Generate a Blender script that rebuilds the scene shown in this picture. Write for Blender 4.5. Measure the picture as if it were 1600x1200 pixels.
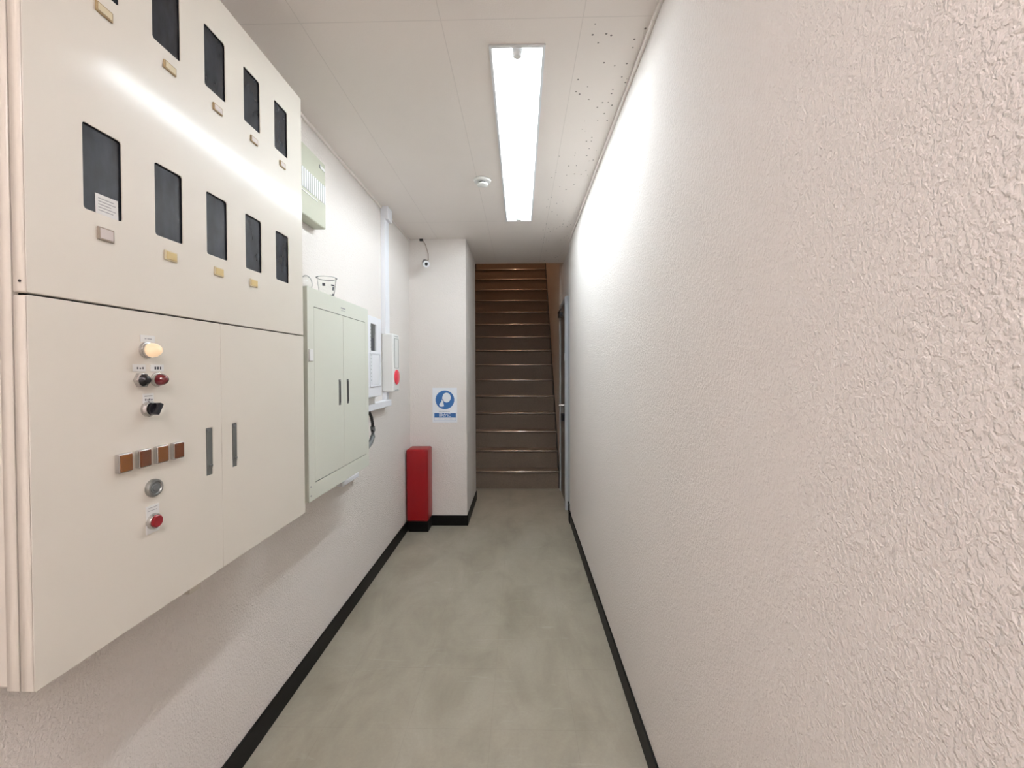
import bpy, bmesh, math, random
from mathutils import Vector, Matrix
for o in list(bpy.data.objects): bpy.data.objects.remove(o)
sc = bpy.context.scene
col = sc.collection
random.seed(4)

# ------------------------------------------------------------------ camera
EYE = 1.35
cam_d = bpy.data.cameras.new('camera'); cam = bpy.data.objects.new('camera', cam_d); col.objects.link(cam)
cam_d.sensor_width = 36.0; cam_d.lens = 650 / 1600 * 36.0
cam_d.shift_y = -13.9 / 1600
cam_d.clip_start = 0.02
cam.matrix_world = (Matrix.Translation((0, 0, EYE)) @ Matrix.Rotation(0.020766, 4, 'Z')
                    @ Matrix.Rotation(math.radians(90 - 0.8), 4, 'X') @ Matrix.Rotation(-0.004, 4, 'Z'))
sc.camera = cam

# ------------------------------------------------------------------ world, exposure
w = bpy.data.worlds.new('world'); sc.world = w; w.use_nodes = True
w.node_tree.nodes['Background'].inputs[0].default_value = (0.9, 0.85, 0.8, 1)
w.node_tree.nodes['Background'].inputs[1].default_value = 0.0
sc.view_settings.view_transform = 'Standard'; sc.view_settings.look = 'None'
sc.view_settings.exposure = 0.48; sc.view_settings.gamma = 1.0
sc.view_settings.use_curve_mapping = False
TUBE_COL = (0.90, 0.995, 1.05); TUBE_PW = 46.0          # fluorescent tubes
REAR_COL = (1.0, 0.91, 0.92); REAR_PW = 114.0           # unseen fixture added behind the camera to fill the near walls
STAIR_COL = (1.0, 0.66, 0.46); STAIR_PW = 120.0          # unseen globe added up the stairwell to light the top steps

# ------------------------------------------------------------------ room measures
WL, WR, H = -0.956, 0.434, 2.47
REAR = -4.2
PF, PB, PX = 3.573, 4.30, -0.467     # pillar front, back, side
CE = 4.42                            # ceiling edge over the stairs
RISE, GOING, Y1 = 0.2025, 0.1673, 4.676
SL, SR = -0.772, 0.438

# ------------------------------------------------------------------ materials
def mat(name, rgb, rough=0.5, metal=0.0, coat=0.0, coat_r=0.1, spec=0.5, emit=None, alpha=None, trans=0.0):
    m = bpy.data.materials.new(name); m.use_nodes = True
    b = m.node_tree.nodes['Principled BSDF']
    b.inputs['Base Color'].default_value = (*rgb, 1)
    b.inputs['Roughness'].default_value = rough
    b.inputs['Metallic'].default_value = metal
    b.inputs['Coat Weight'].default_value = coat
    b.inputs['Coat Roughness'].default_value = coat_r
    b.inputs['Specular IOR Level'].default_value = spec
    b.inputs['Transmission Weight'].default_value = trans
    if emit:
        b.inputs['Emission Color'].default_value = (*emit[0], 1); b.inputs['Emission Strength'].default_value = emit[1]
    return m
class NT:
    def __init__(s, m): s.t = m.node_tree; s.b = s.t.nodes['Principled BSDF']; s.co = s.t.nodes.new('ShaderNodeTexCoord').outputs['Object']
    def n(s, kind, **kw):
        nd = s.t.nodes.new(kind)
        for k, v in kw.items():
            if k in nd.inputs.keys() if hasattr(nd.inputs, 'keys') else False: pass
            setattr(nd, k, v)
        return nd
    def l(s, a, b): s.t.links.new(a, b)
    def mapping(s, scale=(1, 1, 1), loc=(0, 0, 0)):
        m = s.n('ShaderNodeMapping'); m.inputs['Scale'].default_value = scale; m.inputs['Location'].default_value = loc
        s.l(s.co, m.inputs['Vector']); return m.outputs[0]
    def noise(s, vec, scale, detail=2, rough=0.5, dist=0.0):
        n = s.n('ShaderNodeTexNoise'); s.l(vec, n.inputs['Vector'])
        n.inputs['Scale'].default_value = scale; n.inputs['Detail'].default_value = detail
        n.inputs['Roughness'].default_value = rough; n.inputs['Distortion'].default_value = dist
        return n.outputs['Fac']
    def ramp(s, fac, stops):
        r = s.n('ShaderNodeValToRGB'); e = r.color_ramp.elements
        while len(e) < len(stops): e.new(0.5)
        for k, (p, c) in enumerate(stops):
            e[k].position = p; e[k].color = (*c, 1) if not isinstance(c, (int, float)) else (c, c, c, 1)
        s.l(fac, r.inputs[0]); return r.outputs[0]
    def math(s, op, a, b=None, c=None):
        m = s.n('ShaderNodeMath'); m.operation = op
        for i, v in enumerate((a, b, c)):
            if v is None: continue
            if isinstance(v, (int, float)): m.inputs[i].default_value = v
            else: s.l(v, m.inputs[i])
        return m.outputs[0]
    def mix(s, fac, a, b, mode='MIX'):
        m = s.n('ShaderNodeMix'); m.data_type = 'RGBA'; m.blend_type = mode
        for sock, v in ((m.inputs[0], fac), (m.inputs[6], a), (m.inputs[7], b)):
            if isinstance(v, (int, float)): sock.default_value = v
            elif isinstance(v, tuple): sock.default_value = (*v, 1)
            else: s.l(v, sock)
        return m.outputs[2]
    def bump(s, h, strength, dist):
        b = s.n('ShaderNodeBump'); b.inputs['Strength'].default_value = strength; b.inputs['Distance'].default_value = dist
        s.l(h, b.inputs['Height']); s.l(b.outputs[0], s.b.inputs['Normal']); return b
    def color(s, c): s.l(c, s.b.inputs['Base Color'])

def wallpaper(name, rgb, strength=0.5):
    m = mat(name, rgb, 0.75, spec=0.25); t = NT(m)
    v1 = t.mapping((1, 1, 0.75))
    a = t.noise(v1, 165, 2, 0.55, 0.25)
    a = t.ramp(a, [(0.42, 0.0), (0.62, 1.0)])
    b = t.noise(t.mapping((1, 1, 1), (3, 1, 2)), 330, 1.5, 0.5, 0.2)
    big = t.ramp(t.noise(t.mapping((1, 1, 0.45), (1, 5, 2)), 60, 2, 0.5, 1.2), [(0.55, 0.0), (0.66, 1.0)])
    h = t.math('ADD', t.math('MULTIPLY', a, 0.6), t.math('ADD', t.math('MULTIPLY', b, 0.45), t.math('MULTIPLY', big, 0.15)))
    t.bump(h, min(1.0, strength * 1.7), 0.0021)
    c = t.noise(t.mapping(), 1.6, 4, 0.6)
    t.color(t.mix(c, tuple(x * 0.97 for x in rgb), tuple(min(1, x * 1.03) for x in rgb)))
    return m
WALL = (0.86, 0.81, 0.77)
M = {}
M['wall'] = wallpaper('embossed_wallpaper', WALL)
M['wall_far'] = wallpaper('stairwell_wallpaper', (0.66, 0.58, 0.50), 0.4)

def ceiling_mat():
    rgb = (0.885, 0.825, 0.78)
    m = mat('ceiling_board', rgb, 0.85, spec=0.2); t = NT(m)
    sx = t.n('ShaderNodeSeparateXYZ'); t.l(t.co, sx.inputs[0])
    def line(c, pos, period, wd):
        f = t.math('ABSOLUTE', t.math('WRAP', t.math('SUBTRACT', c, pos), period / 2, -period / 2))
        return t.math('LESS_THAN', f, wd)
    ln = t.math('MAXIMUM', line(sx.outputs[0], -0.252, 0.455, 0.0016), line(sx.outputs[1], 1.345, 1.82, 0.0016))
    v = t.n('ShaderNodeTexVoronoi'); t.l(t.co, v.inputs['Vector']); v.inputs['Scale'].default_value = 48
    area = t.math('GREATER_THAN', t.noise(t.mapping((1.2, 0.6, 1), (7, 3, 0)), 3.2, 3), 0.50)
    side = t.math('GREATER_THAN', sx.outputs[0], 0.17)
    pit = t.math('MULTIPLY', t.math('LESS_THAN', v.outputs['Distance'], 0.19), t.math('MULTIPLY', area, side))
    rnd = t.n('ShaderNodeSeparateColor'); t.l(v.outputs['Color'], rnd.inputs[0])
    pit = t.math('MULTIPLY', pit, t.math('GREATER_THAN', rnd.outputs[0], 0.72))
    c = t.mix(t.noise(t.mapping(), 2.2, 3), tuple(x * 0.96 for x in rgb), tuple(x * 1.04 for x in rgb))
    c = t.mix(t.math('MULTIPLY', ln, 0.17), c, (0.3, 0.27, 0.25))
    c = t.mix(t.math('MULTIPLY', pit, 0.8), c, (0.12, 0.10, 0.09))
    t.color(c)
    t.bump(t.noise(t.mapping(), 170, 2, 0.6), 0.35, 0.0015)
    return m
M['ceiling'] = ceiling_mat()

def floor_mat():
    m = mat('vinyl_floor_tile', (0.3, 0.28, 0.23), 0.5, spec=0.4); t = NT(m)
    sx = t.n('ShaderNodeSeparateXYZ'); t.l(t.co, sx.inputs[0])
    def line(c, pos, period, wd):
        f = t.math('ABSOLUTE', t.math('WRAP', t.math('SUBTRACT', c, pos), period / 2, -period / 2))
        return t.math('LESS_THAN', f, wd)
    ln = t.math('MAXIMUM', line(sx.outputs[0], 0.20, 0.3165, 0.0012), line(sx.outputs[1], 1.539, 0.3165, 0.0012))
    big = t.noise(t.mapping((1.4, 0.8, 1)), 3.0, 6, 0.62, 0.4)
    fine = t.noise(t.mapping(), 90, 3, 0.7)
    c = t.ramp(big, [(0.30, (0.32, 0.288, 0.222)), (0.5, (0.40, 0.362, 0.285)), (0.72, (0.47, 0.432, 0.35))])
    c = t.mix(t.math('MULTIPLY', fine, 0.30), c, (0.20, 0.18, 0.145))
    scuff = t.ramp(t.noise(t.mapping((1.0, 7.0, 1), (2, 0, 0)), 3.2, 5, 0.7, 0.8), [(0.60, 0.0), (0.72, 1.0)])
    c = t.mix(t.math('MULTIPLY', scuff, 0.30), c, (0.50, 0.48, 0.42))
    # tile joints, slightly darker
    c = t.mix(t.math('MULTIPLY', ln, 0.13), c, (0.16, 0.14, 0.11))
    t.color(c)
    rr = t.math('ADD', t.math('MULTIPLY', big, 0.25), 0.34); t.l(rr, t.b.inputs['Roughness'])
    t.bump(fine, 0.12, 0.0008)
    return m
M['floor'] = floor_mat()

def painted_steel(name, rgb, rough=0.32, coat=0.6, coat_r=0.13, peel=0.05):
    m = mat(name, rgb, rough, coat=coat, coat_r=coat_r, spec=0.22); t = NT(m)
    t.bump(t.noise(t.mapping(), 140, 2, 0.5), peel, 0.001)
    return m
M['cabinet'] = painted_steel('cream_painted_steel', (0.77, 0.725, 0.645), coat=0.22, coat_r=0.13, rough=0.40)
M['cabinet2'] = painted_steel('pale_green_grey_painted_steel', (0.72, 0.735, 0.65), 0.45, 0.2, 0.3)
M['vent'] = painted_steel('greenish_beige_steel', (0.55, 0.555, 0.45), 0.5, 0.1, 0.3)
M['dark_in'] = mat('cabinet_interior_black', (0.012, 0.010, 0.010), 0.8, spec=0.1)
def glass_dark():
    m = mat('smoky_meter_glass', (0.035, 0.038, 0.042), 0.16, spec=0.30); t = NT(m)
    n = t.noise(t.mapping((1, 2.5, 1)), 14, 3)
    t.color(t.ramp(n, [(0.35, (0.018, 0.020, 0.025)), (0.7, (0.034, 0.040, 0.050))]))
    return m
M['pane'] = glass_dark()
M['white_pl'] = mat('white_plastic', (0.88, 0.89, 0.93), 0.4)
M['white_cream'] = mat('off_white_plastic', (0.84, 0.84, 0.82), 0.45)
M['paper'] = mat('white_paper', (0.78, 0.78, 0.76), 0.8)
M['tag_y'] = mat('yellowed_label', (0.62, 0.48, 0.22), 0.55)
M['tag_y2'] = mat('faded_cream_label', (0.66, 0.57, 0.38), 0.55)
M['tag_edge'] = mat('brown_label_edge', (0.40, 0.29, 0.15), 0.6)
M['tag_w'] = mat('pinkish_white_label', (0.62, 0.55, 0.52), 0.5)
M['tag_rim'] = mat('grey_brown_label_rim', (0.35, 0.29, 0.23), 0.5)
M['chrome'] = mat('satin_chrome', (0.62, 0.61, 0.60), 0.25, metal=1.0)
M['steel'] = mat('brushed_steel', (0.36, 0.37, 0.36), 0.4, metal=1.0)
M['grey_handle'] = mat('grey_handle_metal', (0.21, 0.22, 0.215), 0.38, metal=0.6)
M['black'] = mat('black_plastic', (0.008, 0.008, 0.012), 0.25)
M['darkred'] = mat('dark_red_lens', (0.13, 0.004, 0.010), 0.12, coat=0.6)
M['red'] = mat('red_button_plastic', (0.25, 0.006, 0.012), 0.3)
M['redround'] = mat('bright_red_button', (0.78, 0.05, 0.08), 0.35)
M['amber'] = mat('amber_lens', (0.19, 0.062, 0.008), 0.25, coat=0.3)
M['amber_d'] = mat('deep_amber_lens', (0.115, 0.030, 0.007), 0.25, coat=0.3)
M['lit'] = mat('glowing_white_lens', (0.42, 0.33, 0.24), 0.3, emit=((1.0, 0.70, 0.42), 0.50))
M['ink'] = mat('dark_ink', (0.06, 0.06, 0.07), 0.7)
M['ink_l'] = mat('grey_ink', (0.36, 0.36, 0.37), 0.7)
M['blue'] = mat('sign_blue', (0.035, 0.155, 0.42), 0.45)
M['sign_w'] = mat('sign_white', (0.90, 0.92, 0.96), 0.35)
M['redbox'] = mat('red_enamel', (0.285, 0.006, 0.009), 0.36, spec=0.3, coat=0.12, coat_r=0.15)
M['base'] = mat('black_vinyl_skirting', (0.005, 0.0045, 0.004), 0.5, spec=0.18)
M['frame_g'] = painted_steel('pale_grey_door_frame', (0.50, 0.53, 0.55), 0.35, 0.2, 0.2)
M['leaf'] = mat('dark_grey_brown_door', (0.115, 0.10, 0.085), 0.28, coat=0.3, coat_r=0.12)
M['cable'] = mat('grey_cable_rubber', (0.16, 0.17, 0.17), 0.5)
M['cablek'] = mat('black_cable_rubber', (0.015, 0.015, 0.015), 0.5)
M['trough'] = mat('white_reflector_enamel', (0.86, 0.88, 0.90), 0.35)
M['beige_cable'] = mat('beige_cable', (0.42, 0.33, 0.27), 0.6)
M['tube'] = mat('fluorescent_tube', (0.9, 0.9, 0.9), 0.4, emit=(TUBE_COL, TUBE_PW))
M['tube2'] = mat('added_rear_fill_tube', (0.9, 0.9, 0.9), 0.4, emit=(REAR_COL, REAR_PW))
M['globe'] = mat('added_warm_globe', (0.9, 0.9, 0.9), 0.4, emit=(STAIR_COL, STAIR_PW))
M['grey_pl'] = mat('light_grey_plastic', (0.45, 0.45, 0.44), 0.5)
def stair_mat(name, rgb, rough):
    m = mat(name, rgb, rough, spec=0.35); t = NT(m)
    n = t.noise(t.mapping(), 60, 4, 0.65)
    t.color(t.mix(n, tuple(x * 0.75 for x in rgb), tuple(x * 1.25 for x in rgb)))
    t.bump(n, 0.1, 0.001); return m
M['stair'] = stair_mat('brown_stair_vinyl', (0.205, 0.155, 0.115), 0.55)
M['nosing'] = mat('glossy_bronze_nosing', (0.24, 0.20, 0.16), 0.22, metal=0.55, coat=1.0, coat_r=0.09)
M['gapk'] = mat('shadow_gap_dark', (0.02, 0.014, 0.010), 0.7)
def clear():
    m = mat('clear_plastic', (0.97, 0.98, 0.97), 0.05, trans=1.0)
    m.node_tree.nodes['Principled BSDF'].inputs['IOR'].default_value = 1.25
    return m
M['clear'] = clear()

# ------------------------------------------------------------------ mesh helpers
def wloc(o):
    v = Vector((0, 0, 0))
    while o is not None: v += Vector(o.location); o = o.parent
    return v
class MB:
    def __init__(s): s.bm = bmesh.new(); s.mats = []
    def _mi(s, m):
        if m is None: return 0
        if m not in s.mats: s.mats.append(m)
        return s.mats.index(m)
    def merge(s, t, mtx=None, m=None):
        mi = s._mi(m)
        if mtx is not None: bmesh.ops.transform(t, matrix=mtx, verts=t.verts)
        for f in t.faces: f.material_index = mi
        me = bpy.data.meshes.new('tmp'); t.to_mesh(me); t.free(); s.bm.from_mesh(me); bpy.data.meshes.remove(me); return s
    def box(s, x0, x1, y0, y1, z0, z1, bev=0.0, seg=2, m=None, rot=None):
        t = bmesh.new(); bmesh.ops.create_cube(t, size=1)
        c = Vector(((x0 + x1) / 2, (y0 + y1) / 2, (z0 + z1) / 2))
        bmesh.ops.scale(t, vec=(abs(x1 - x0), abs(y1 - y0), abs(z1 - z0)), verts=t.verts)
        if bev: bmesh.ops.bevel(t, geom=list(t.edges), offset=bev, segments=seg, profile=0.5, affect='EDGES')
        mt = Matrix.Translation(c)
        if rot is not None: mt = mt @ rot
        return s.merge(t, mt, m)
    def lathe(s, prof, mtx, n=28, m=None):
        """prof: list of (r, h) revolved about local Z"""
        t = bmesh.new(); rings = []
        for r, h in prof:
            if r < 1e-6: rings.append([t.verts.new((0, 0, h))])
            else: rings.append([t.verts.new((r * math.cos(2 * math.pi * k / n), r * math.sin(2 * math.pi * k / n), h)) for k in range(n)])
        for a, b in zip(rings, rings[1:]):
            for k in range(n):
                k2 = (k + 1) % n
                if len(a) == 1 and len(b) == 1: continue
                if len(a) == 1: t.faces.new((a[0], b[k], b[k2]))
                elif len(b) == 1: t.faces.new((a[k], b[0], a[k2]))
                else: t.faces.new((a[k], b[k], b[k2], a[k2]))
        bmesh.ops.recalc_face_normals(t, faces=t.faces)
        return s.merge(t, mtx, m)
    def tube(s, pts, r, n=12, m=None, cap=True):
        t = bmesh.new(); pts = [Vector(p) for p in pts]; rings = []
        up = Vector((0.13, 0.31, 0.94)).normalized()
        for i, p in enumerate(pts):
            d = (pts[min(i + 1, len(pts) - 1)] - pts[max(i - 1, 0)]).normalized()
            a = d.cross(up)
            if a.length < 1e-3: a = d.cross(Vector((1, 0, 0)))
            a.normalize(); b = d.cross(a)
            rings.append([t.verts.new(p + (a * math.cos(2 * math.pi * k / n) + b * math.sin(2 * math.pi * k / n)) * r) for k in range(n)])
        for a, b in zip(rings, rings[1:]):
            for k in range(n): t.faces.new((a[k], a[(k + 1) % n], b[(k + 1) % n], b[k]))
        if cap: t.faces.new(rings[0]); t.faces.new(rings[-1])
        bmesh.ops.recalc_face_normals(t, faces=t.faces)
        return s.merge(t, None, m)
    def prism(s, poly, t0, t1, mtx, bev=0, m=None):
        """poly in local XY extruded from z=t0 to t1"""
        t = bmesh.new(); a = [t.verts.new((x, y, t0)) for x, y in poly]; b = [t.verts.new((x, y, t1)) for x, y in poly]
        t.faces.new(a); t.faces.new(b); n = len(poly)
        for k in range(n): t.faces.new((a[k], a[(k + 1) % n], b[(k + 1) % n], b[k]))
        bmesh.ops.recalc_face_normals(t, faces=t.faces)
        if bev: bmesh.ops.bevel(t, geom=list(t.edges), offset=bev, segments=2, profile=0.5, affect='EDGES')
        return s.merge(t, mtx, m)
    def plate(s, outer, holes, w0, w1, mtx, m=None, bev=0.0):
        """plate with holes; outlines in local XY, from z=w0 to w1, cut with the 2D curve filler"""
        cu = bpy.data.curves.new('tmpc', 'CURVE'); cu.dimensions = '2D'; cu.fill_mode = 'BOTH'
        cu.extrude = abs(w1 - w0) / 2 - bev; cu.bevel_depth = bev; cu.bevel_resolution = 2; cu.offset = -bev
        for poly in [outer] + holes:
            sp = cu.splines.new('POLY'); sp.points.add(len(poly) - 1); sp.use_cyclic_u = True
            for k, (x, y) in enumerate(poly): sp.points[k].co = (x, y, 0, 1)
        ob = bpy.data.objects.new('tmpo', cu); col.objects.link(ob)
        dg = bpy.context.evaluated_depsgraph_get(); me = bpy.data.meshes.new_from_object(ob.evaluated_get(dg))
        t = bmesh.new(); t.from_mesh(me)
        bpy.data.objects.remove(ob); bpy.data.curves.remove(cu); bpy.data.meshes.remove(me)
        bmesh.ops.remove_doubles(t, verts=t.verts, dist=1e-6); bmesh.ops.recalc_face_normals(t, faces=t.faces)
        return s.merge(t, mtx @ Matrix.Translation((0, 0, (w0 + w1) / 2)), m)
    def build(s, name, m=None, parent=None, smooth=False, label=None, loc=None):
        me = bpy.data.meshes.new(name)
        o = bpy.data.objects.new(name, me); col.objects.link(o)
        base = wloc(parent) if parent else Vector(loc) if loc else Vector((0, 0, 0))
        bmesh.ops.translate(s.bm, vec=-base, verts=s.bm.verts)
        if smooth:
            for f in s.bm.faces: f.smooth = True
            for e in s.bm.edges:
                if len(e.link_faces) == 2 and e.calc_face_angle(0) > math.radians(38): e.smooth = False
        s.bm.to_mesh(me); s.bm.free()
        for q in (s.mats or [m or 'wall']): me.materials.append(M[q] if isinstance(q, str) else q)
        if parent: o.parent = parent
        elif loc: o.location = loc
        if label: o['label'] = label
        return o
def rrect(x0, x1, y0, y1, r=0.0, n=4):
    if r <= 0: return [(x0, y0), (x1, y0), (x1, y1), (x0, y1)]
    out = []
    for cx, cy, a in ((x1 - r, y0 + r, -90), (x1 - r, y1 - r, 0), (x0 + r, y1 - r, 90), (x0 + r, y0 + r, 180)):
        for k in range(n + 1):
            t = math.radians(a + 90 * k / n); out.append((cx + r * math.cos(t), cy + r * math.sin(t)))
    return out
# left-wall frame: local x -> world Y, local y -> world Z, local z -> world X (outwards into the corridor)
LF = Matrix(((0, 0, 1, 0), (1, 0, 0, 0), (0, 1, 0, 0), (0, 0, 0, 1)))
def LP(x, y, z): return Matrix.Translation((x, y, z)) @ LF
# pillar-front frame: local x -> X, local y -> Z, local z -> -Y (towards the camera)
PFm = Matrix(((1, 0, 0, 0), (0, 0, -1, 0), (0, 1, 0, 0), (0, 0, 0, 1)))
def PP(x, y, z): return Matrix.Translation((x, y, z)) @ PFm

def thing(name, label, cat, loc, group=None):
    o = bpy.data.objects.new(name, None); col.objects.link(o); o.location = loc; o.empty_display_size = 0.05
    o['label'] = label; o['category'] = cat
    if group: o['group'] = group
    return o
def tag(o, label, cat, group=None):
    o['label'] = label; o['category'] = cat
    if group: o['group'] = group
    return o
def struct(mb, name, m, label=None, **kw):
    o = mb.build(name, m, **kw); o['kind'] = 'structure'
    if label: o['label'] = label
    return o

# ================================================================== SETTING
struct(MB().box(WL - 0.15, WR + 0.2, REAR, 4.70, -0.12, 0), 'floor', 'floor', 'grey-beige scuffed vinyl tile floor of the corridor')
struct(MB().box(WL - 0.12, WL, REAR, PF + 0.1, 0, H + 0.01), 'wall_left', 'wall', 'left corridor wall in off-white embossed wallpaper behind the cabinets')
struct(MB().box(WR, WR + 0.12, REAR, 3.67, 0, H + 0.01), 'wall_right', 'wall', 'long right corridor wall in bumpy pinkish white wallpaper')
struct(MB().box(WL - 0.12, WR + 0.12, REAR - 0.1, REAR, 0, H + 0.01), 'wall_rear', 'wall', 'wall behind the camera')
struct(MB().box(WL - 0.12, PX, PF, PB, 0, H + 0.01, 0.004), 'wall_pillar', 'wall', 'off-white pillar beside the foot of the staircase')
# ceiling with openings for the visible fixture and the added rear one
FX0, FX1 = -0.106, 0.090
LY0, LY1 = 1.448, 3.152
QY0, QY1 = -2.004, -0.300
cb = MB()
zt = H + 0.14
for x0, x1, y0, y1 in ((WL - 0.12, FX0 + 0.006, REAR, CE), (FX1 - 0.006, WR + 0.15, REAR, CE),
                       (FX0 + 0.006, FX1 - 0.006, REAR, QY0 + 0.006), (FX0 + 0.006, FX1 - 0.006, QY1 - 0.006, LY0 + 0.006),
                       (FX0 + 0.006, FX1 - 0.006, LY1 - 0.006, CE)):
    cb.box(x0, x1, y0, y1, H, zt)
struct(cb, 'ceiling', 'ceiling', 'low off-white ceiling with faint board joints and small pits')
# stairwell
struct(MB().box(SL - 0.15, SL, PB, 9.2, 0, 6.2), 'wall_stair_left', 'wall_far', 'left wall of the stairwell')
struct(MB().box(SR, SR + 0.12, 4.66, 9.2, 0, 6.2), 'wall_stair_right', 'wall_far', 'right wall of the stairwell')
struct(MB().box(SL - 0.15, SR + 0.12, 9.2, 9.3, 0, 6.2), 'wall_stair_end', 'wall_far')
struct(MB().box(WL, SR + 0.12, CE - 0.12, CE, H + 0.14, 6.2), 'wall_header', 'wall_far')
struct(MB().box(SL - 0.15, SR + 0.12, CE - 0.12, 9.3, 6.2, 6.3), 'ceiling_stairwell', 'wall_far')
# recess on the right that carries the door
struct(MB().box(WR + 0.026, WR + 0.12, 3.67, 4.66, 0, H + 0.01), 'wall_recess', 'wall', 'recessed strip of right wall around the door')
struct(MB().box(WR + 0.0, WR + 0.03, 3.655, 3.70, 0.0, H, 0.003), 'trim_1', 'white_cream', 'white corner trim where the right wall ends')
# cornice lines
struct(MB().box(WL, WL + 0.012, REAR, PF, H - 0.016, H, 0.003), 'trim_2', 'ceiling')
struct(MB().box(WR - 0.012, WR, REAR, 3.67, H - 0.016, H, 0.003), 'trim_3', 'ceiling')
BH = 0.089
def bb(name, *a, label=None): struct(MB().box(*a, 0.002), name, 'base', label)
bb('baseboard_left', WL, WL + 0.008, REAR, PF, 0, BH, label='black skirting along the left wall')
bb('baseboard_pillar', WL, PX + 0.008, PF - 0.008, PF, 0, BH, label='black skirting across the front of the pillar')
bb('baseboard_pillar_side', PX, PX + 0.008, PF, PB, 0, BH)
bb('baseboard_right', WR - 0.008, WR, REAR, 3.64, 0, BH - 0.004, label='black skirting along the right wall')
bb('baseboard_right_end', WR - 0.014, WR + 0.004, 3.625, 3.70, 0, BH + 0.006)
bb('baseboard_recess', WR + 0.012, WR + 0.026, 3.70, 3.98, 0, BH)

# door on the right
DY0, DY1, DZ = 4.02, 4.60, 2.035
d = MB().box(WR + 0.006, WR + 0.04, DY0, DY1, 0.008, DZ - 0.03, 0.003).build('door_1', 'leaf')
d['kind'] = 'structure'; d['label'] = 'dark glossy door seen edge-on beside the staircase'
fr = MB()
fr.box(WR - 0.012, WR + 0.05, DY0 - 0.05, DY0, 0, DZ, 0.002).box(WR - 0.004, WR + 0.05, DY1, DY1 + 0.05, 0, DZ, 0.002)
fr.box(WR - 0.004, WR + 0.05, DY0 - 0.05, DY1 + 0.05, DZ - 0.035, DZ + 0.01, 0.002).box(WR + 0.018, WR + 0.05, 3.70, DY0 - 0.04, BH, DZ, 0.002)
fr.build('door_frame', 'frame_g', d, label='pale grey steel frame')
h = MB()
h.lathe([(0, 0), (0.026, 0), (0.026, 0.006), (0.012, 0.008), (0.010, 0.055), (0, 0.055)], Matrix.Translation((WR + 0.006, 4.10, 0.995)) @ Matrix.Rotation(-math.pi / 2, 4, 'Y'))
h.box(WR - 0.058, WR - 0.040, 4.09, 4.21, 0.984, 1.004, 0.005)
h.build('door_handle', 'chrome', d, smooth=True, label='chrome lever handle')
MB().box(WR - 0.014, WR - 0.011, 3.978, 4.014, 1.43, 1.50, 0.001).build('strike_plate', 'white_cream', d, label='white plate on the frame')
c = MB(); c.box(WR - 0.030, WR + 0.006, 4.36, 4.52, 1.90, 1.945, 0.004); c.box(WR - 0.035, WR - 0.022, 4.22, 4.50, 1.945, 1.957, 0.002)
c.build('door_closer', 'black', d)
k = thing('key_safe', 'small black key safe hanging from the lever of the dark door', 'key safe', (WR - 0.02, 4.11, 0.83))
MB().box(WR - 0.036, WR - 0.004, 4.085, 4.135, 0.84, 0.915, 0.006).build('body', 'black', k)
MB().tube([(WR - 0.020, 4.094, 0.912), (WR - 0.022, 4.094, 0.965), (WR - 0.024, 4.10, 0.980), (WR - 0.024, 4.12, 0.980), (WR - 0.022, 4.126, 0.965), (WR - 0.020, 4.126, 0.912)], 0.0035).build('shackle', 'steel', k, smooth=True)

# staircase
NST = 18
st = thing('staircase', 'steep dark brown staircase with shiny nosings at the end of the corridor', 'staircase', ((SL + SR) / 2, Y1, 0))
SX0, SX1 = SL + 0.012, SR - 0.014
for i in range(NST):
    y = Y1 + i * GOING
    b = MB()
    yb = y + GOING if i < NST - 1 else 9.2
    b.box(SX0, SX1, y + 0.012, y + 0.03 if i < NST - 1 else y + 0.03, i * RISE - (0.03 if i else 0), (i + 1) * RISE - 0.02)
    b.box(SX0, SX1, y + 0.002, min(yb + 0.02, 9.19), (i + 1) * RISE - 0.024, (i + 1) * RISE, 0.002)
    s_ = b.build('step', 'stair', st)
    nz = MB()
    pr = []
    for q in range(7):
        a = math.pi / 2 + math.pi * q / 6
        pr.append((0.004 + 0.011 * math.cos(a), -0.0125 + 0.0125 * math.sin(a)))
    pr = [(0.030, 0.0)] + pr + [(0.030, -0.025)]
    pr = [(p[0], p[1] + 0.0015) for p in pr]
    # profile (u along +Y, v up) swept along X
    mt = Matrix(((0, 0, 1, 0), (1, 0, 0, y), (0, 1, 0, (i + 1) * RISE), (0, 0, 0, 1)))
    nz.prism(pr, SX0, SX1, mt)
    nz.build('nosing', 'nosing', s_, smooth=True)
g = MB()
for xx in ((SL + 0.001, SX0), (SX1, SR - 0.001)):
    poly = [(Y1 + 0.02, 0), (Y1 + 0.02, RISE * 0.9), (Y1 + GOING * 17, RISE * 17.9), (9.19, RISE * 17.9), (9.19, 0)]
    g.prism(poly, xx[0], xx[1], Matrix(((0, 0, 1, 0), (1, 0, 0, 0), (0, 1, 0, 0), (0, 0, 0, 1))))
g.build('side_shadow_gap', 'gapk', st, label='dark fill for the shadow gap between steps and wall')  # near-black strips stand in for the shade in the side gaps

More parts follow.
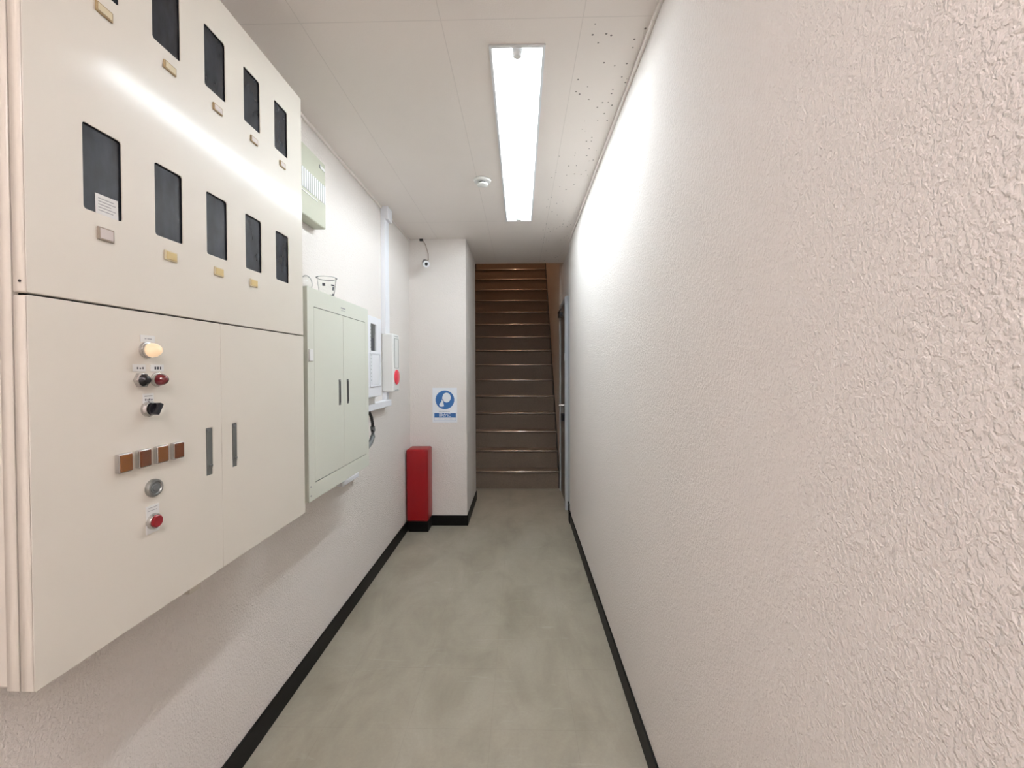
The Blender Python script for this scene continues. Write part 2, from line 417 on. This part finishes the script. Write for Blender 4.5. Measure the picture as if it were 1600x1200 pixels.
# ================================================================== CEILING FIXTURES
def ceiling_light(y0, y1, label, tube_mat):
    x0, x1 = FX0, FX1; xc = (x0 + x1) / 2
    t = thing('ceiling_light', label, 'ceiling light', (xc, (y0 + y1) / 2, H), 'recessed fluorescent ceiling lights')
    f = MB()
    f.plate(rrect(x0, x1, y0, y1, 0.002), [rrect(x0 + 0.010, x1 - 0.010, y0 + 0.010, y1 - 0.010, 0.001)], H - 0.007, H + 0.0, Matrix.Identity(4))
    f.build('frame', 'trough', t)
    # reflector: sloping sides and ends, 70 mm deep, thin sheet
    a0, a1, b0, b1 = x0 + 0.0095, x1 - 0.0095, y0 + 0.0095, y1 - 0.0095
    zb, zt_ = H - 0.004, H + 0.066
    bm = bmesh.new()
    def ring(ix, iy, z): return [bm.verts.new(p) for p in ((a0 + ix, b0 + iy, z), (a1 - ix, b0 + iy, z), (a1 - ix, b1 - iy, z), (a0 + ix, b1 - iy, z))]
    R = [ring(0, 0, zb), ring(0.035, 0.045, zt_), ring(0.034, 0.044, zt_ + 0.003), ring(-0.001, -0.001, zb + 0.002)]
    for p, q in ((0, 1), (2, 3), (3, 0)):
        for e in range(4): bm.faces.new((R[p][e], R[p][(e + 1) % 4], R[q][(e + 1) % 4], R[q][e]))
    bm.faces.new(R[1]); bm.faces.new(R[2])
    bmesh.ops.recalc_face_normals(bm, faces=bm.faces)
    MB().merge(bm).build('reflector', 'trough', t)
    zc = H + 0.008
    along = lambda y: Matrix.Translation((xc, y, zc)) @ Matrix.Rotation(-math.pi / 2, 4, 'X')
    L = (y1 - 0.056) - (y0 + 0.056)
    MB().lathe([(0, 0), (0.0155, 0.001), (0.0175, 0.006), (0.0175, L - 0.006), (0.0155, L - 0.001), (0, L)], along(y0 + 0.056), 20).build('lamp_tube', tube_mat, t, smooth=True)
    for ya in (y0 + 0.020, y1 - 0.056):
        s = MB(); s.box(xc - 0.017, xc + 0.017, ya, ya + 0.036, zc - 0.020, zc + 0.055, 0.006)
        if ya < (y0 + y1) / 2:
            s.lathe([(0, -0.027), (0.012, -0.026), (0.016, -0.018), (0.016, 0.0)], Matrix.Translation((xc, ya + 0.016, zc)), 20)
        s.build('lamp_socket', 'white_cream', t, smooth=True)
    return t
ceiling_light(LY0, LY1, 'long narrow recessed fluorescent ceiling light, switched on', 'tube')
ceiling_light(QY0, QY1, 'unseen recessed ceiling light added behind the camera as fill', 'tube2')  # added fill light, out of view
gl = MB().lathe([(0, 0), (0.05, 0.005), (0.09, 0.03), (0.10, 0.07), (0.08, 0.10), (0.05, 0.11), (0, 0.11)], Matrix.Translation((-0.17, 5.7, 6.09)), 24).build('added_stairwell_lamp', 'globe', smooth=True)  # added out of view to warm the upper risers
tag(gl, 'unseen warm round lamp added high up in the stairwell', 'ceiling light')

sd = thing('smoke_detector', 'round white smoke detector on the ceiling beside the light', 'smoke detector', (-0.222, 2.47, H))
MB().lathe([(0, 0), (0.050, 0), (0.052, -0.004), (0.048, -0.013), (0.034, -0.016), (0, -0.016)], Matrix.Translation((-0.222, 2.47, H)), 40).build('base', 'white_cream', sd, smooth=True)
MB().lathe([(0, -0.014), (0.024, -0.014), (0.024, -0.026), (0, -0.026)], Matrix.Translation((-0.222, 2.47, H)), 30).build('vent_ring', 'black', sd, label='dark sensing slot')
MB().lathe([(0.020, -0.024), (0.033, -0.0245), (0.032, -0.032), (0.020, -0.037), (0, -0.038), (0, -0.024)], Matrix.Translation((-0.222, 2.47, H)), 30).build('cap', 'white_cream', sd, smooth=True)

# ================================================================== METER CABINET
CX = -0.775; CY0, CY1, CZ0, CZ1, SEAM = 0.639, 1.471, 0.838, 2.309, 1.4725
DT = 0.022
mc = thing('meter_cabinet', 'large cream steel meter cabinet with ten dark windows, nearest on the left wall', 'cabinet', (WL, (CY0 + CY1) / 2, CZ0))
bx = CX - DT - 0.004
body = MB()
body.box(WL, bx - 0.012, CY0 + 0.006, CY1 - 0.006, CZ0 + 0.002, CZ1 - 0.004, 0.004)
body.plate(rrect(CY0 + 0.001, CY1 - 0.001, CZ0, CZ1 - 0.001, 0.002), [rrect(CY0 + 0.03, CY1 - 0.03, CZ0 + 0.03, CZ1 - 0.03)], -0.020, 0, LP(bx, 0, 0))
body.build('body', 'cabinet', mc)
MB().box(bx - 0.011, bx - 0.004, CY0 + 0.02, CY1 - 0.02, CZ0 + 0.02, CZ1 - 0.02).build('interior', 'dark_in', mc, label='dark inside of the cabinet')
MB().box(bx - 0.003, bx + 0.008, CY0 + 0.010, CY1 - 0.010, CZ0 + 0.008, CZ1 - 0.008).build('gasket', 'dark_in', mc, label='dark gap behind the doors')
ys = [0.7275 + 0.1456 * k_ for k_ in range(5)]
WW = 0.0722; rows = ((1.640, 1.794), (2.055, 2.206))
def rim(mb, y0, y1, z0, z1):
    """returned edges of a sheet-steel door"""
    e = 0.0015
    mb.plate(rrect(y0, y1, z0, z1, 0.003), [rrect(y0 + e, y1 - e, z0 + e, z1 - e, 0.002)], -DT, -0.001, LP(CX, 0, 0))
cv = MB()
holes = [rrect(y_, y_ + WW, z0, z1, 0.009 * 0.6) for y_ in ys for z0, z1 in rows]
cv.plate(rrect(CY0, CY1, SEAM + 0.002, CZ1, 0.003), holes, -0.0025, 0, LP(CX, 0, 0), bev=0.0008)
rim(cv, CY0, CY1, SEAM + 0.002, CZ1)
cover = cv.build('upper_cover', 'cabinet', mc)
for y_ in ys:
    for z0, z1 in rows:
        MB().box(CX - 0.0075, CX - 0.0045, y_ - 0.006, y_ + WW + 0.006, z0 - 0.006, z1 + 0.006).build('window_pane', 'pane', cover, label='smoky dark meter window')
MB().box(CX - 0.0045, CX - 0.004, 0.752, 0.795, 1.640, 1.678, rot=Matrix.Rotation(0.02, 4, 'X')).build('sticker', 'paper', cover, label='white printed paper sticker behind the window')
s = MB()
for q in range(5): s.box(CX - 0.0040, CX - 0.0038, 0.757, 0.757 + (0.028, 0.033, 0.024, 0.033, 0.030)[q], 1.6475 + q * 0.0055, 1.649 + q * 0.0055)
s.build('sticker_text', 'ink_l', cover)
MB().lathe([(0, 0), (0.0022, 0), (0.0022, 0.001), (0, 0.001)], Matrix.Translation((CX - 0.010, CY0 - 0.0004, 1.492)) @ Matrix.Rotation(math.pi / 2, 4, 'X'), 12).build('screw_hole', 'black', cover)
def holder(y0, z0, w_, h_, face, rimm):
    b = MB(); b.box(CX, CX + 0.0035, y0, y0 + w_, z0, z0 + h_, 0.001, m=rimm)
    b.box(CX + 0.003, CX + 0.0045, y0 + 0.003, y0 + w_ - 0.003, z0 + 0.0028, z0 + h_ - 0.0028, 0.0004, m=face)
    b.build('label_holder', None, cover)
holder(0.7495, 1.592, 0.030, 0.024, 'tag_w', 'tag_rim')
for k_ in (1, 2, 3): holder((0.7495, 0.893, 1.040, 1.180)[k_], 1.592, 0.032, 0.0215, 'tag_y', 'tag_y2')
for k_ in range(5): holder(0.7525 + 0.1456 * k_, 2.010, 0.032, 0.0185, ('tag_y2', 'tag_y2', 'tag_w', 'tag_w', 'tag_w')[k_], 'tag_edge')
SPLIT = 1.0600
doors = []
for y0, y1 in ((CY0, SPLIT - 0.0003), (SPLIT + 0.0003, CY1)):
    dm = MB()
    hy = (1.0066, 1.0279) if y0 < 1 else (1.0995, 1.1178)
    dm.plate(rrect(y0, y1, CZ0, SEAM - 0.002, 0.003), [rrect(hy[0], hy[1], 1.0895, 1.2075)], -0.0025, 0, LP(CX, 0, 0), bev=0.0008)
    rim(dm, y0, y1, CZ0, SEAM - 0.002)
    dd = dm.build('door', 'cabinet', mc); doors.append(dd)
    hh = MB()
    hh.box(CX - 0.006, CX - 0.002, hy[0] - 0.002, hy[1] + 0.002, 1.087, 1.210)
    hh.box(CX - 0.004, CX + 0.0015, hy[0] + 0.002, hy[1] - 0.002, 1.107, 1.205, 0.0012)
    hh.lathe([(0, 0), (0.0035, 0), (0.003, 0.0015), (0, 0.002)], LP(CX + 0.0014, (hy[0] + hy[1]) / 2, 1.198))
    hh.box(CX - 0.002, CX + 0.004, hy[0] + 0.006, hy[1] - 0.004, 1.110, 1.116, 0.001)
    hh.build('handle', 'grey_handle', dd, label='flush grey metal pull handle')
D0 = doors[0]
def plaque(y, z, w_, h_, marks, ink='ink'):
    b = MB(); b.box(CX, CX + 0.002, y, y + w_, z, z + h_, 0.0006, m='paper')
    for (u, v, a, c_) in marks: b.box(CX + 0.0019, CX + 0.0023, y + u, y + u + a, z + v, z + v + c_, m=ink)
    b.build('name_plate', None, mc)
plaque(0.832, 1.409, 0.033, 0.0145, [(0.009, 0.006, 0.004, 0.002), (0.015, 0.006, 0.010, 0.002)], 'ink_l')
plaque(0.8145, 1.3485, 0.028, 0.0145, [(0.008, 0.005, 0.003, 0.004), (0.014, 0.005, 0.003, 0.003), (0.020, 0.005, 0.003, 0.004)], 'ink')
plaque(0.855, 1.3485, 0.031, 0.0145, [(0.008, 0.004, 0.004, 0.006), (0.014, 0.004, 0.004, 0.006), (0.021, 0.004, 0.003, 0.006)], 'ink')
plaque(0.8355, 1.281, 0.025, 0.022, [(0.004, 0.007, 0.003, 0.004), (0.009, 0.007, 0.003, 0.003), (0.013, 0.007, 0.003, 0.004), (0.018, 0.007, 0.003, 0.003), (0.003, 0.016, 0.018, 0.001)], 'ink')
plaque(0.8385, 1.010, 0.031, 0.058, [(0.004, 0.047, 0.020, 0.001), (0.004, 0.053, 0.022, 0.001)], 'ink_l')
def bezel(y, z, r=0.0145, hgt=0.012, hexa=False):
    b = MB()
    if hexa: b.lathe([(0, 0), (r * 1.12, 0), (r * 1.12, 0.007), (r * 0.95, 0.009)], LP(CX, y, z), 6)
    b.lathe([(0, 0), (r, 0), (r, hgt * 0.5), (r * 0.92, hgt * 0.55), (r * 0.92, hgt), (r * 0.8, hgt + 0.001), (0, hgt + 0.001)], LP(CX, y, z), 30)
    return b.build('pilot_lamp', 'chrome', mc, smooth=True)
q = bezel(0.8455, 1.3925, 0.0165, 0.010); q['label'] = 'lit warm white pilot lamp'
MB().lathe([(0.0130, 0.008), (0.0150, 0.012), (0.0138, 0.020), (0.0098, 0.027), (0.0045, 0.031), (0, 0.0318)], LP(CX, 0.8455, 1.3925), 30).build('lens', 'lit', q, smooth=True)
q = bezel(0.8315, 1.331, 0.0145, 0.008, True); q['label'] = 'black pilot lamp, switched off'
MB().lathe([(0.0125, 0.006), (0.0128, 0.009), (0.0108, 0.012), (0.0075, 0.0145), (0.0065, 0.0175), (0.0045, 0.0188), (0, 0.019)], LP(CX, 0.8315, 1.331), 30).build('lens', 'black', q, smooth=True)
q = bezel(0.8685, 1.331, 0.0145, 0.008); q['label'] = 'dark red pilot lamp, switched off'
MB().lathe([(0.0125, 0.006), (0.0132, 0.009), (0.0118, 0.015), (0.0085, 0.021), (0.004, 0.0245), (0, 0.025)], LP(CX, 0.8685, 1.331), 30).build('lens', 'darkred', q, smooth=True)
b = MB().lathe([(0, 0), (0.0165, 0), (0.0165, 0.005), (0.0135, 0.008), (0.0135, 0.010), (0, 0.010)], LP(CX, 0.8475, 1.271), 30)
sw = b.build('selector_switch', 'chrome', mc, smooth=True)
b = MB().lathe([(0, 0.012), (0.0125, 0.012), (0.012, 0.016), (0, 0.016)], LP(CX, 0.8475, 1.271), 30)
b.prism([(-0.0045, -0.0125), (0.0045, -0.0125), (0.0045, 0.0125), (-0.0045, 0.0125)], 0.012, 0.027, LP(CX, 0.8475, 1.271) @ Matrix.Rotation(-0.5, 4, 'Z'), 0.002)
b.build('knob', 'black', sw, smooth=True)
for k_ in range(4):
    y0 = 0.7745 + 0.0418 * k_
    b = MB().box(CX, CX + 0.0095, y0, y0 + 0.0285, 1.153, 1.190, 0.002, m='chrome')
    o = b.build('push_button', None, mc, label='square button with an amber lens' if k_ % 2 == 0 else 'square button with a deep amber lens')
    lb = MB().box(CX + 0.008, CX + 0.0115, y0 + 0.002, y0 + 0.0265, 1.155, 1.188, 0.0016)
    lens = lb.build('lens', 'amber' if k_ % 2 == 0 else 'amber_d', o)
b = MB().lathe([(0, 0), (0.0185, 0), (0.0185, 0.005), (0.0172, 0.008), (0.0138, 0.0085), (0.0122, 0.0060), (0, 0.0060)], LP(CX, 0.856, 1.104), 36)
rb = b.build('round_button', 'steel', mc, smooth=True)
MB().lathe([(0, 0.005), (0.0112, 0.005), (0.0112, 0.0068), (0.007, 0.0068), (0.0065, 0.008), (0, 0.008)], LP(CX, 0.856, 1.104), 30).build('cap', 'cable', rb, smooth=True)
b = MB().lathe([(0, 0), (0.0165, 0), (0.0165, 0.005), (0.0145, 0.009), (0, 0.009)], LP(CX, 0.8545, 1.034), 36)
rb = b.build('stop_button', 'chrome', mc, smooth=True)
MB().lathe([(0, 0.008), (0.0125, 0.008), (0.0125, 0.0115), (0.011, 0.013), (0, 0.013)], LP(CX, 0.8545, 1.034), 30).build('cap', 'red', rb, smooth=True)
b = MB().box(-0.835, -0.803, 0.985, 1.02, 0.806, CZ0 + 0.004, 0.002).box(-0.835, -0.829, 1.02, 1.20, 0.822, CZ0 + 0.004)
b.build('mounting_bracket', 'cabinet', mc)
MB().box(-0.83, -0.80, 1.40, 1.44, 0.820, CZ0 + 0.004, 0.003).build('mounting_bracket', 'grey_handle', mc, label='dark metal foot')

# ================================================================== DISTRIBUTION CABINET
X2 = -0.800; AY0, AY1, AZ0, AZ1 = 1.548, 2.170, 0.848, 1.6665
dc = thing('distribution_cabinet', 'pale green-grey two-door distribution cabinet on the left wall beyond the meter cabinet', 'cabinet', (WL, 1.86, AZ0))
b = MB().box(WL, X2 - 0.006, AY0 + 0.001, AY1 - 0.001, AZ0 + 0.001, AZ1 - 0.001, 0.002)
IY0, IY1, IZ0, IZ1 = 1.598, 2.130, 0.9125, 1.596
b.plate(rrect(AY0, AY1, AZ0, AZ1, 0.003), [rrect(IY0, IY1, IZ0, IZ1)], -0.007, 0, LP(X2, 0, 0), bev=0.0008)
b.build('body', 'cabinet2', dc)
MB().box(X2 - 0.0075, X2 - 0.0055, IY0 - 0.002, IY1 + 0.002, IZ0 - 0.002, IZ1 + 0.002).build('joint', 'dark_in', dc, label='dark joint around the doors')
for y0, y1, ha in ((IY0 + 0.0012, 1.8635, 1.822), (1.8655, IY1 - 0.0012, 1.9065)):
    dm = MB(); dm.box(X2 - 0.005, X2, y0, y1, IZ0 + 0.003, IZ1 - 0.0025, 0.001)
    dd = dm.build('door', 'cabinet2', dc)
    MB().box(X2 - 0.001, X2 + 0.002, ha - 0.009, ha + 0.009, 1.195, 1.308, 0.001, m='grey_handle').box(X2 + 0.001, X2 + 0.003, ha - 0.003, ha + 0.006, 1.205, 1.30, 0.0008, m='cablek').build('handle', None, dd, label='narrow dark grey handle')
b = MB()
for u, w_ in ((0, 0.018), (0.021, 0.012), (0.036, 0.010)): b.box(X2, X2 + 0.0004, 1.843 + u, 1.843 + u + w_, 1.624, 1.630)
b.box(X2, X2 + 0.0004, 1.845, 1.89, 1.615, 1.617)
b.build('maker_mark', 'ink_l', dc)
MB().box(X2, X2 + 0.006, 1.5535, 1.582, 1.384, 1.430, 0.002).build('label_clip', 'white_cream', dc, label='small white clip')
for z_ in (0.87, 0.905): MB().lathe([(0, 0), (0.003, 0), (0.003, 0.001), (0, 0.001)], LP(X2, 1.562, z_), 10).build('screw', 'ink_l', dc)

# cups on top
def cup(loc, tilt, label, prt=True, squash=1.0):
    t = thing('plastic_cup', label, 'cup', loc, 'clear plastic cups on the distribution cabinet')
    base = Matrix.Translation(loc) @ tilt
    prof = [(0, 0.0), (0.028, 0.0), (0.0285, 0.002), (0.041, 0.094), (0.0445, 0.0965), (0.0445, 0.098), (0.0400, 0.0975), (0.0277, 0.0032), (0, 0.0025)]
    prof = [(r * squash, h_ * squash) for r, h_ in prof]
    MB().lathe(prof, base, 40).build('body', 'clear', t, smooth=True)
    b = MB(); rr = 0.0443 * squash
    pts = [base @ Vector((rr * math.cos(a), rr * math.sin(a), 0.0972 * squash)) for a in [2 * math.pi * k_ / 40 for k_ in range(41)]]
    b.tube(pts, 0.0013, 6, cap=False).build('rim', 'grey_pl', t, smooth=True, label='rolled rim')
    if prt:
        def patch(az, z0, z1, wd):
            n = 4; t_ = bmesh.new(); vs = []
            for zz in (z0, z1):
                r = 0.0288 + (zz / 0.094) * 0.0124
                vs.append([t_.verts.new(((r) * math.cos(az + (k_ / n - 0.5) * wd), (r) * math.sin(az + (k_ / n - 0.5) * wd), zz)) for k_ in range(n + 1)])
            for k_ in range(n): t_.faces.new((vs[0][k_], vs[0][k_ + 1], vs[1][k_ + 1], vs[1][k_]))
            MB().merge(t_, base).build('print', 'ink', t, label='dark printing')
        f0 = math.atan2(-1.8, 0.87)
        patch(f0 - 0.35, 0.055, 0.068, 0.35); patch(f0 + 0.75, 0.058, 0.065, 0.5); patch(f0 + 0.85, 0.040, 0.055, 0.3)
        patch(f0 + 0.55, 0.014, 0.020, 1.0); patch(f0 + 0.95, 0.012, 0.026, 0.35)
    return t
cup((-0.872, 1.862, AZ1), Matrix.Identity(4), 'clear plastic cup with dark print standing on the pale green cabinet')
cup((-0.915, 1.655, AZ1 + 0.0305), Matrix.Rotation(1.2, 4, 'Z') @ Matrix.Rotation(math.radians(78), 4, 'Y'), 'second clear plastic cup lying on its side against the meter cabinet', False, 0.72)

# ================================================================== LOUVRED BOX
VX = -0.900; VY0, VY1, VZ0, VZ1 = 1.50, 1.922, 2.000, 2.298
lv = thing('louvred_box', 'greenish beige box with white louvre ribs, high on the left wall', 'box', (WL, 1.71, VZ0))
MB().box(WL, VX, VY0, VY1, VZ0, VZ1, 0.006).build('housing', 'vent', lv)
b = MB(); n = 23
for k_ in range(n):
    y_ = 1.9075 - 0.0177 * k_
    if y_ < 1.515: break
    b.box(VX - 0.002, VX + 0.0035, y_ - 0.0048, y_ + 0.0048, 2.112, 2.195, 0.0015)
b.build('louvre', 'sign_w', lv, label='row of upright white ribs')
MB().box(VX - 0.002, VX + 0.0025, VY0 + 0.01, 1.84, 2.096, 2.101, 0.001).build('ledge', 'white_cream', lv)
b = MB().box(VX, VX + 0.0025, 1.862, 1.908, 2.258, 2.272, 0.0008, m='white_cream').box(VX + 0.002, VX + 0.003, 1.861, 1.866, 2.257, 2.273, m='ink_l')
b.build('label_plate', None, lv)
MB().box(WL, WL + 0.02, 1.475, 1.50, 1.97, 2.03, 0.003).build('bracket', 'ink_l', lv)

# ================================================================== METER BOX, ALARM BOX, DUCTS
px = -0.870
pb = thing('breaker_box', 'white plastic breaker box with a small dark window, partly behind the distribution cabinet', 'breaker box', (WL, 2.42, 1.185))
b = MB().box(WL, px - 0.010, 2.24, 2.592, 1.186, 1.668, 0.006)
b.plate(rrect(2.245, 2.588, 1.190, 1.664, 0.01), [rrect(2.405, 2.500, 1.462, 1.622, 0.003)], -0.012, 0, LP(px, 0, 0), bev=0.002)
b.build('case', 'white_pl', pb)
b = MB().box(px - 0.010, px - 0.009, 2.40, 2.503, 1.458, 1.626)
b.build('window_pane', 'grey_handle', pb, label='grey meter window')
MB().box(px - 0.009, px - 0.005, 2.415, 2.470, 1.465, 1.54, 0.002).build('meter_face', 'ink', pb)
b = MB(); b.plate(rrect(2.385, 2.56, 1.25, 1.45, 0.004), [rrect(2.39, 2.555, 1.255, 1.445, 0.004)], 0, 0.004, LP(px, 0, 0)); b.box(px, px + 0.003, 2.41, 2.545, 1.262, 1.440, 0.002)
b.build('lower_lid', 'white_pl', pb)
b = MB()
for k_ in range(16): b.lathe([(0, 0), (0.003, 0), (0.003, 0.001), (0, 0.001)], LP(px + 0.0032 if k_ < 8 else px, 2.398, 1.29 + k_ * 0.021), 8)
b.build('screw_row', 'grey_pl', pb)

ax = -0.876
ab = thing('alarm_box', 'white wall box with a round red button, furthest box on the left wall', 'alarm box', (WL, 2.915, 1.197))
MB().box(WL, ax, 2.842, 2.990, 1.197, 1.600, 0.010, 3).build('case', 'white_cream', ab)
MB().lathe([(0, 0), (0.052, 0), (0.052, 0.005), (0.047, 0.009), (0, 0.010)], LP(ax, 2.918, 1.298) @ Matrix.Diagonal((1, 1.0, 1, 1)), 40).build('button', 'redround', ab, smooth=True, label='round bright red button')
b = MB().plate(rrect(2.875, 2.968, 1.36, 1.57, 0.004), [rrect(2.879, 2.964, 1.364, 1.566, 0.004)], 0, 0.002, LP(ax, 0, 0))
b.build('lid_line', 'grey_pl', ab)
for z_ in (1.582, 1.206): MB().box(ax, ax + 0.0015, 2.88, 2.955, z_, z_ + 0.004).build('slot', 'ink_l', ab)

b = MB().box(WL, -0.925, 2.842, 2.930, 1.598, H - 0.05, 0.003)
vd = b.build('cable_duct', 'white_pl', loc=(WL, 2.886, 1.6)); 
vd_root = tag(vd, 'tall white cable duct running up from the alarm box to the ceiling', 'cable duct', 'white cable ducts on the left wall')
b = MB().prism([(-0.050, 0), (0.050, 0), (0.050, -0.06), (0.032 + 0.014, -0.088), (-0.046, -0.088), (-0.050, -0.06)], 0, 0.052, LP(WL + 0.001, 2.890, H), 0.003)
b.build('ceiling_cover', 'white_pl', vd)
hd = MB().box(WL, -0.908, 2.21, 2.905, 1.098, 1.142, 0.004).build('cable_duct', 'white_pl', loc=(WL, 2.7, 1.1))
tag(hd, 'horizontal white cable duct below the breaker box and alarm box', 'cable duct', 'white cable ducts on the left wall')
MB().box(-0.935, -0.906, 2.21, 2.46, 1.094, 1.100, 0.001).build('duct_lip', 'white_cream', hd)
sdct = MB().box(WL, -0.925, 2.852, 2.898, 1.140, 1.199, 0.002).build('cable_duct', 'white_pl', loc=(WL, 2.875, 1.14))
tag(sdct, 'short white duct piece joining the alarm box to the horizontal duct', 'cable duct', 'white cable ducts on the left wall')
hb = MB().box(WL, WL + 0.05, 2.26, 2.57, 1.140, 1.188, 0.002).build('box_support', 'white_cream', loc=(WL, 2.4, 1.14))
tag(hb, 'white block between the breaker box and the horizontal duct', 'support block')
ld = MB().box(WL, -0.925, 2.13, 2.35, 0.742, 0.766, 0.003).build('cable_duct', 'white_pl', loc=(WL, 2.15, 0.744))
tag(ld, 'low white duct on the left wall under the distribution cabinet', 'cable duct', 'white cable ducts on the left wall')
cbm = thing('hanging_cable', 'grey and black cable loop hanging out behind the distribution cabinet', 'cable', (-0.90, 2.4, 0.9))
pts = [(-0.915, 2.30 + 0.16 * math.sin(t_ * math.pi) , 1.12 - 0.235 * t_) for t_ in [k_ / 14 for k_ in range(15)]]
MB().tube([(-0.925, 2.515, 1.092), (-0.918, 2.535, 1.06), (-0.915, 2.545, 1.02), (-0.915, 2.545, 0.97)], 0.009).build('black_sleeve', 'cablek', cbm, smooth=True)
MB().tube([(-0.915, 2.545, 1.00), (-0.915, 2.552, 0.975), (-0.915, 2.548, 0.94), (-0.915, 2.51, 0.905), (-0.915, 2.44, 0.885), (-0.915, 2.32, 0.880), (-0.915, 2.24, 0.89), (-0.915, 2.185, 0.905)], 0.014).build('grey_sheath', 'cable', cbm, smooth=True)

# ================================================================== PILLAR ITEMS
SX, SZ0, SW, SH = -0.761, 0.894, 0.212, 0.299
sg = thing('quiet_sign', 'white notice with a blue disc and pictogram taped on the pillar', 'sign', (SX + SW / 2, PF, SZ0))
MB().box(SX, SX + SW, PF - 0.0015, PF, SZ0, SZ0 + SH).build('sheet', 'sign_w', sg)
U = 0.212 / 505
def sp(x, y): return ((x - 205) * U, SH - (y - 205) * (SH / 725))
b = MB()
cxy = sp(460, 457); b.lathe([(0, 0), (0.081, 0), (0.081, 0.0004), (0, 0.0004)], PP(SX + cxy[0], PF - 0.0015, SZ0 + cxy[1]), 64)
b.prism([sp(240, 735), sp(685, 735), sp(685, 825), sp(240, 825)], 0, 0.0004, PP(SX, PF - 0.0015, SZ0))
b.plate([sp(240, 892), sp(685, 892), sp(685, 825), sp(240, 825)], [[sp(243, 889), sp(682, 889), sp(682, 828), sp(243, 828)]], 0, 0.0004, PP(SX, PF - 0.0015, SZ0))
b.build('blue_print', 'blue', sg, label='blue disc and blue band')
head = [sp(495 + 85 * math.cos(a), 410 - 100 * math.sin(a)) for a in [2 * math.pi * k_ / 32 for k_ in range(32)] if not (3.25 < a < 3.95)]
hp = []
for k_ in range(33):
    a = math.radians(205 - 360 * 0 ) ; break
pts = []
for deg in range(-140, 180, 10): pts.append((495 + 85 * math.cos(math.radians(deg)), 410 - 102 * math.sin(math.radians(deg))))
pts += [(405, 425), (412, 445), (432, 448), (428, 472)]
b = MB(); b.prism([sp(*p) for p in pts], 0.0004, 0.0008, PP(SX, PF - 0.0015, SZ0))
b.prism([sp(*p) for p in [(397, 452), (404, 448), (412, 470), (424, 490), (432, 530), (443, 590), (425, 596), (378, 602), (352, 590), (343, 550), (366, 520), (388, 495)]], 0.0004, 0.0008, PP(SX, PF - 0.0015, SZ0))
b.build('pictogram', 'sign_w', sg)
def text(body, x, y, size, m, name, parent, squash=1.0):
    cu = bpy.data.curves.new(name, 'FONT'); cu.body = body; cu.size = size; cu.align_x = 'CENTER'; cu.align_y = 'CENTER'; cu.extrude = 0.0001
    o = bpy.data.objects.new('tmpt', cu); col.objects.link(o)
    dg = bpy.context.evaluated_depsgraph_get(); me = bpy.data.meshes.new_from_object(o.evaluated_get(dg))
    t = bmesh.new(); t.from_mesh(me); bpy.data.objects.remove(o); bpy.data.curves.remove(cu); bpy.data.meshes.remove(me)
    mb_ = MB(); mb_.merge(t, PP(x, PF - 0.0022, y) @ Matrix.Diagonal((squash, 1, 1, 1)))
    return mb_.build(name, m, parent)
tx = sp(462, 780)
text('\u9759\u304b\u306b', SX + tx[0], SZ0 + tx[1], 0.036, 'sign_w', 'headline', sg)
for (x0, x1, y) in ((330, 430, 856), (440, 615, 858), (335, 400, 700), (410, 560, 702)):
    x = x0; b = MB()
    while x < x1:
        wd = random.uniform(8, 16); p = sp(x, y + 6); q = sp(min(x + wd, x1), y - 6)
        b.box(SX + p[0], SX + q[0], PF - 0.0021, PF - 0.0015, SZ0 + p[1], SZ0 + q[1]); x += wd + 5
    b.build('small_print', 'ink_l', sg)

cc = thing('security_camera', 'small black bullet camera with a white ring, high on the pillar', 'camera', (-0.768, PF, 2.24))
ax_ = Vector((0.048, -0.145, -0.062)).normalized()
rotc = ax_.to_track_quat('Z', 'Y').to_matrix().to_4x4()
Bm = Matrix.Translation((-0.803, 3.505, 2.258)) @ rotc
MB().lathe([(0, 0), (0.021, 0), (0.024, 0.006), (0.024, 0.10), (0.026, 0.105), (0.026, 0.116), (0, 0.116)], Bm, 32).build('housing', 'black', cc, smooth=True)
MB().lathe([(0.0125, 0.116), (0.0265, 0.1155), (0.0265, 0.119), (0.0245, 0.122), (0.0140, 0.122), (0.0125, 0.119), (0.0125, 0.116)], Bm, 40).build('ring', 'sign_w', cc, smooth=True, label='white front ring')
MB().lathe([(0, 0.113), (0.0128, 0.1165), (0.009, 0.1195), (0, 0.121)], Bm, 30).build('lens', 'black', cc, smooth=True)
b = MB().tube([(-0.803, 3.508, 2.258), (-0.806, 3.54, 2.264), (-0.808, PF, 2.265)], 0.008).lathe([(0, 0), (0.024, 0), (0.022, 0.007), (0, 0.008)], PP(-0.808, PF, 2.265), 24)
b.build('mount', 'black', cc, smooth=True)
b = MB().tube([(-0.795, 3.515, 2.268), (-0.783, 3.545, 2.285), (-0.788, 3.562, 2.34), (-0.812, 3.567, 2.42), (-0.838, 3.562, 2.466)], 0.0035)
b.build('cable', 'beige_cable', cc, smooth=True)
b = MB().box(-0.862, -0.832, 3.555, PF, 2.452, 2.47, 0.003)
b.build('cable_entry', 'cablek', cc)

rbx = thing('red_cabinet', 'upright red steel equipment box in the corner beside the pillar', 'box', (-0.852, 3.47, 0))
MB().box(-0.944, -0.764, 3.388, PF - 0.010, 0.098, 0.694, 0.016, 4).build('case', 'redbox', rbx, smooth=True)
MB().box(-0.940, -0.772, 3.425, PF - 0.010, 0.0, 0.100, 0.003).build('plinth', 'base', rbx, label='black plinth')
